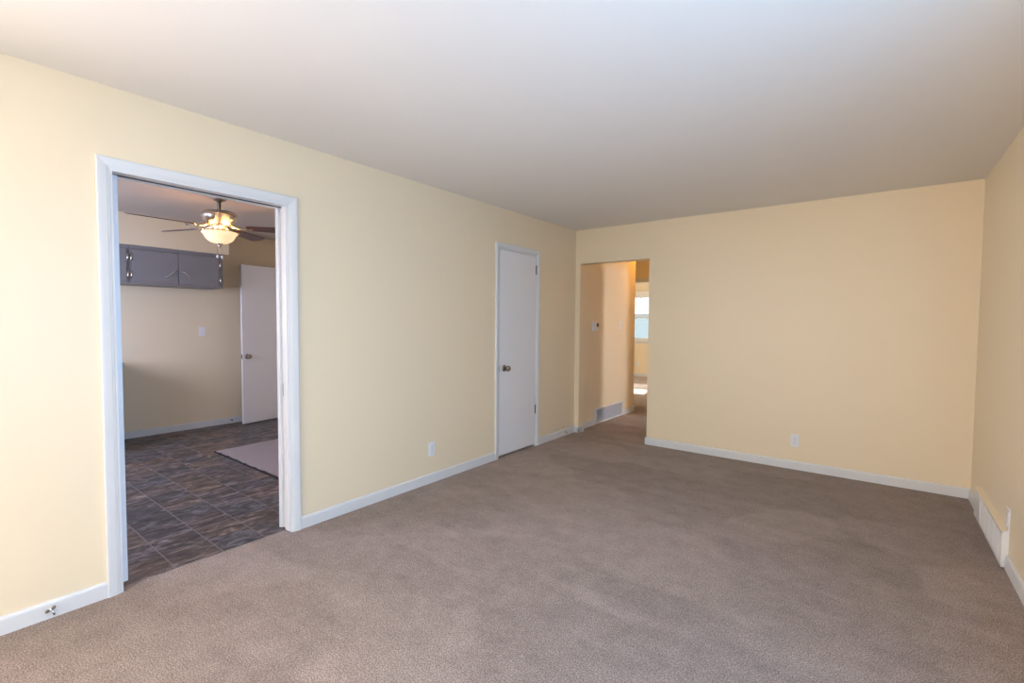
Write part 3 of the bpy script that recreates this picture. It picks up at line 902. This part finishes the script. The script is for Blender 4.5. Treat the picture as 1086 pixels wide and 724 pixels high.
for (dx, dy, zb) in ((-0.012, -0.016, 1.905), (0.012, 0.012, 1.898)):
    bm = bmesh.new()
    for k in range(int((1.99 - zb) / 0.0055)):
        bmesh.ops.create_uvsphere(bm, u_segments=6, v_segments=5, radius=0.0024, matrix=Matrix.Translation((dx, dy, 1.99 - H - k * 0.0055)))
    ch = obj('pull_chain', bm, 'chrome', fan, local=True)
    obj('pull_knob', lathe(bmesh.new(), [(0.003, 0.004), (0.008, 0.0), (0.011, -0.010), (0.008, -0.020), (0.002, -0.024)], (dx, dy, zb - H), (0, 0, 1), 16), 'plate', ch, local=True)
# bulbs burning inside the bowl
for k in range(3):
    a = 2 * math.pi * k / 3
    L = bpy.data.lights.new('fan_bulb', 'POINT')
    L.energy = max(FAN_BULB)
    L.color = [c / max(FAN_BULB) for c in FAN_BULB] if max(FAN_BULB) > 0 else (1, 1, 1)
    L.shadow_soft_size = 0.025
    lo = bpy.data.objects.new('fan_bulb', L)
    lo.location = (0.072 * math.cos(a), 0.072 * math.sin(a), 2.088 - H)
    COL.objects.link(lo)
    lo.parent = fan

# ------------------------------------------------------------------ unseen dome lamp added for warm fill (hall)
def fill_dome(label, x, y, rgb):
    t = thing('fill_lamp', label, 'ceiling lamp', (x, y, H))
    obj('base', lathe(bmesh.new(), [(0.15, 0), (0.15, -0.02), (0.135, -0.03), (0.02, -0.03)], (0, 0, 0), (0, 0, 1), 40), 'nickel', t, local=True)
    e = max(rgb)
    M['dome'] = plain('frosted_dome', (0.8, 0.78, 0.74), 0.4)
    bs = M['dome'].node_tree.nodes['Principled BSDF']
    bs.inputs['Emission Color'].default_value = (*[c / max(e, 1e-6) for c in rgb], 1)
    bs.inputs['Emission Strength'].default_value = e / (math.pi * 0.125 * 4 * 0.6) if e else 0
    obj('glass_dome', lathe(bmesh.new(), [(0.130, -0.03), (0.128, -0.045), (0.110, -0.075), (0.075, -0.098), (0.035, -0.108), (0.005, -0.110)], (0, 0, 0), (0, 0, 1), 40), 'dome', t, local=True)


fill_dome('small unseen dome lamp added for warm fill in the hall', 0.35, 6.9, FILL_HALL)

# ------------------------------------------------------------------ windows
def sash_window(name, label, axis, c0, c1, z0, z1, pos, inward, glazed=True, screen=False, valance=False, thin=0.045):
    """Double-hung window in a wall opening. axis: 'x' runs along x (wall at y=pos) or 'y'. inward: sign of the room side."""
    ctr = ((c0 + c1) / 2, pos, z0) if axis == 'x' else (pos, (c0 + c1) / 2, z0)
    t = thing(name, label, 'window', ctr, kind='structure')

    def B(a0, a1, d0, d1, za, zb):
        d0, d1 = sorted((pos + d0 * inward, pos + d1 * inward))
        return (a0, a1, d0, d1, za, zb) if axis == 'x' else (d0, d1, a0, a1, za, zb)
    zm = (z0 + z1) / 2
    f = thin
    obj('frame', boxes(B(c0, c0 + f * .6, -T, 0, z0, z1), B(c1 - f * .6, c1, -T, 0, z0, z1), B(c0, c1, -T, 0, z1 - f * .6, z1), B(c0, c1, -T, 0, z0, z0 + f * .6)), 'trim', t)
    cw = 0.06
    obj('casing', boxes(B(c0 - cw, c0, 0, 0.016, z0, z1 + cw), B(c1, c1 + cw, 0, 0.016, z0, z1 + cw), B(c0, c1, 0, 0.016, z1, z1 + cw), bevel=0.003), 'trim', t)
    obj('sill', boxes(B(c0 - cw - 0.02, c1 + cw + 0.02, 0.0, 0.045, z0 - 0.022, z0), B(c0 - cw, c1 + cw, 0, 0.014, z0 - 0.075, z0 - 0.022), bevel=0.003), 'trim', t)
    g = f * .6
    up_ = obj('sash', boxes(B(c0 + g, c0 + g + f * .7, -0.085, -0.055, zm, z1 - g), B(c1 - g - f * .7, c1 - g, -0.085, -0.055, zm, z1 - g), B(c0 + g, c1 - g, -0.085, -0.055, z1 - g - f * .7, z1 - g), B(c0 + g, c1 - g, -0.085, -0.055, zm - 0.012, zm + 0.012)), 'trim', t)
    lo_ = obj('sash', boxes(B(c0 + g, c0 + g + f * .7, -0.050, -0.020, z0 + g, zm), B(c1 - g - f * .7, c1 - g, -0.050, -0.020, z0 + g, zm), B(c0 + g, c1 - g, -0.050, -0.020, z0 + g, z0 + g + f * .8), B(c0 + g, c1 - g, -0.050, -0.020, zm - 0.014, zm + 0.014)), 'trim', t)
    if glazed:
        obj('pane', boxes(B(c0 + g + .02, c1 - g - .02, -0.071, -0.068, zm, z1 - g - .02)), 'glass', up_)
        obj('pane', boxes(B(c0 + g + .02, c1 - g - .02, -0.036, -0.033, z0 + g + .02, zm)), 'glass', lo_)
    if screen:
        obj('insect_screen', boxes(B(c0 + g, c1 - g, -0.1005, -0.0995, z0 + g, zm)), 'screen', t)
    if valance:
        obj('rolled_blind', boxes(B(c0 + 0.005, c1 - 0.005, -0.045, 0.028, z1 - 0.065, z1 + 0.09), bevel=0.012), 'fabric_valance', t)
    return t


sash_window('window_1', 'bright double-hung bedroom window with a pale blind rolled up', 'x', BW[0], BW[1], BW[2], BW[3], BY, -1, screen=True, valance=True)
sash_window('window_2', 'picture window in the right wall behind the camera', 'y', FW[0], FW[1], FW[2], FW[3], W, -1, glazed=False)
sash_window('window_5', 'front window behind the camera', 'x', LW[0], LW[1], LW[2], LW[3], YF, 1, glazed=False)
sash_window('added_window_6', 'unseen left window behind the camera, added for fill light', 'y', NW[0], NW[1], NW[2], NW[3], 0.0, 1, glazed=False)
sash_window('added_window_7', 'unseen side window added to brighten the bedroom', 'y', 9.0, 10.6, 0.95, 2.05, 1.06, -1, glazed=False)
sash_window('window_3', 'kitchen window over the counter', 'x', KW[0], KW[1], KW[2], KW[3], KYF, 1, glazed=False)
sash_window('window_4', 'window of the room off the hall', 'y', SW[0], SW[1], SW[2], SW[3], SX, -1, glazed=False)

# ------------------------------------------------------------------ outside the bedroom window
struct('ground_outside', boxes((-60, 60, BY + 0.3, 70, -0.75, -0.6)), 'lawn', 'lawn outside the bedroom window', 'lawn')
hs = thing('neighbour_house', 'pale grey-roofed house across the yard, seen through the bedroom window', 'house', (-7.2, 24.5, -0.6), kind='thing')
obj('wall', boxes((-13.0, -1.5, 22.0, 29.0, -0.6, 1.62)), 'siding', hs)
bm = bmesh.new()
sweep(bm, [(-13.5, 1.70), (-1.0, 1.70), (-1.0, 1.78), (-6.0, 2.38), (-8.4, 2.38), (-13.5, 1.78)], [lambda p: (p[0], 21.6, p[1]) if p[1] < 2 else (p[0], 23.5, p[1]), lambda p: (p[0], 29.4, p[1]) if p[1] < 2 else (p[0], 27.5, p[1])])
obj('roof', bm, 'shingle', hs)
obj('fascia', boxes((-13.5, -1.0, 21.55, 21.62, 1.58, 1.76)), 'house_trim', hs)
w_ = obj('window', boxes((-6.9, -6.82, 21.95, 22.0, 0.4, 1.4), (-5.6, -5.52, 21.95, 22.0, 0.4, 1.4), (-6.9, -5.52, 21.95, 22.0, 1.35, 1.43), (-6.9, -5.52, 21.95, 22.0, 0.38, 0.46)), 'house_trim', hs)
obj('pane', boxes((-6.83, -5.6, 21.97, 21.995, 0.45, 1.36)), 'counter', w_)

tr = thing('tree', 'leafy green branch hanging at the top of the bedroom window', 'tree', (-3.9, 15.2, -0.6))
bm = bmesh.new()
tube(bm, [(-4.9, 15.2, -0.62), (-4.85, 15.2, 1.0), (-4.7, 15.2, 2.2), (-4.6, 15.25, 3.6)], [0.14, 0.12, 0.10, 0.06])
obj('trunk', bm, 'bark', tr)
bm = bmesh.new()
tube(bm, [(-4.72, 15.2, 2.1), (-4.2, 15.1, 2.5), (-3.7, 15.0, 2.5), (-3.30, 14.95, 2.3)], [0.05, 0.035, 0.02, 0.008])
tube(bm, [(-4.70, 15.2, 2.4), (-4.5, 15.0, 2.9), (-3.8, 14.9, 3.1)], [0.05, 0.03, 0.01])
obj('branch', bm, 'bark', tr)
bm = bmesh.new()
for k in range(900):
    if k < 260:
        t = random.random()
        c = Vector((-4.2, 15.1, 2.5)).lerp(Vector((-3.25, 14.95, 2.22)), t) + Vector((random.gauss(0, .07), random.gauss(0, .07), random.gauss(0, .06)))
    else:
        c = Vector((random.gauss(-4.4, .6), random.gauss(15.1, .5), random.gauss(3.3, .4)))
    s = random.uniform(.03, .06)
    Rm = Matrix.Rotation(random.uniform(0, 6.3), 3, 'Z') @ Matrix.Rotation(random.uniform(-1.2, 1.2), 3, 'X')
    q = [bm.verts.new(c + Rm @ Vector(p)) for p in ((-s, 0, 0), (0, -s * .5, .006), (s, 0, 0), (0, s * .5, .006))]
    bm.faces.new(q)
obj('foliage', bm, 'leaf', tr)
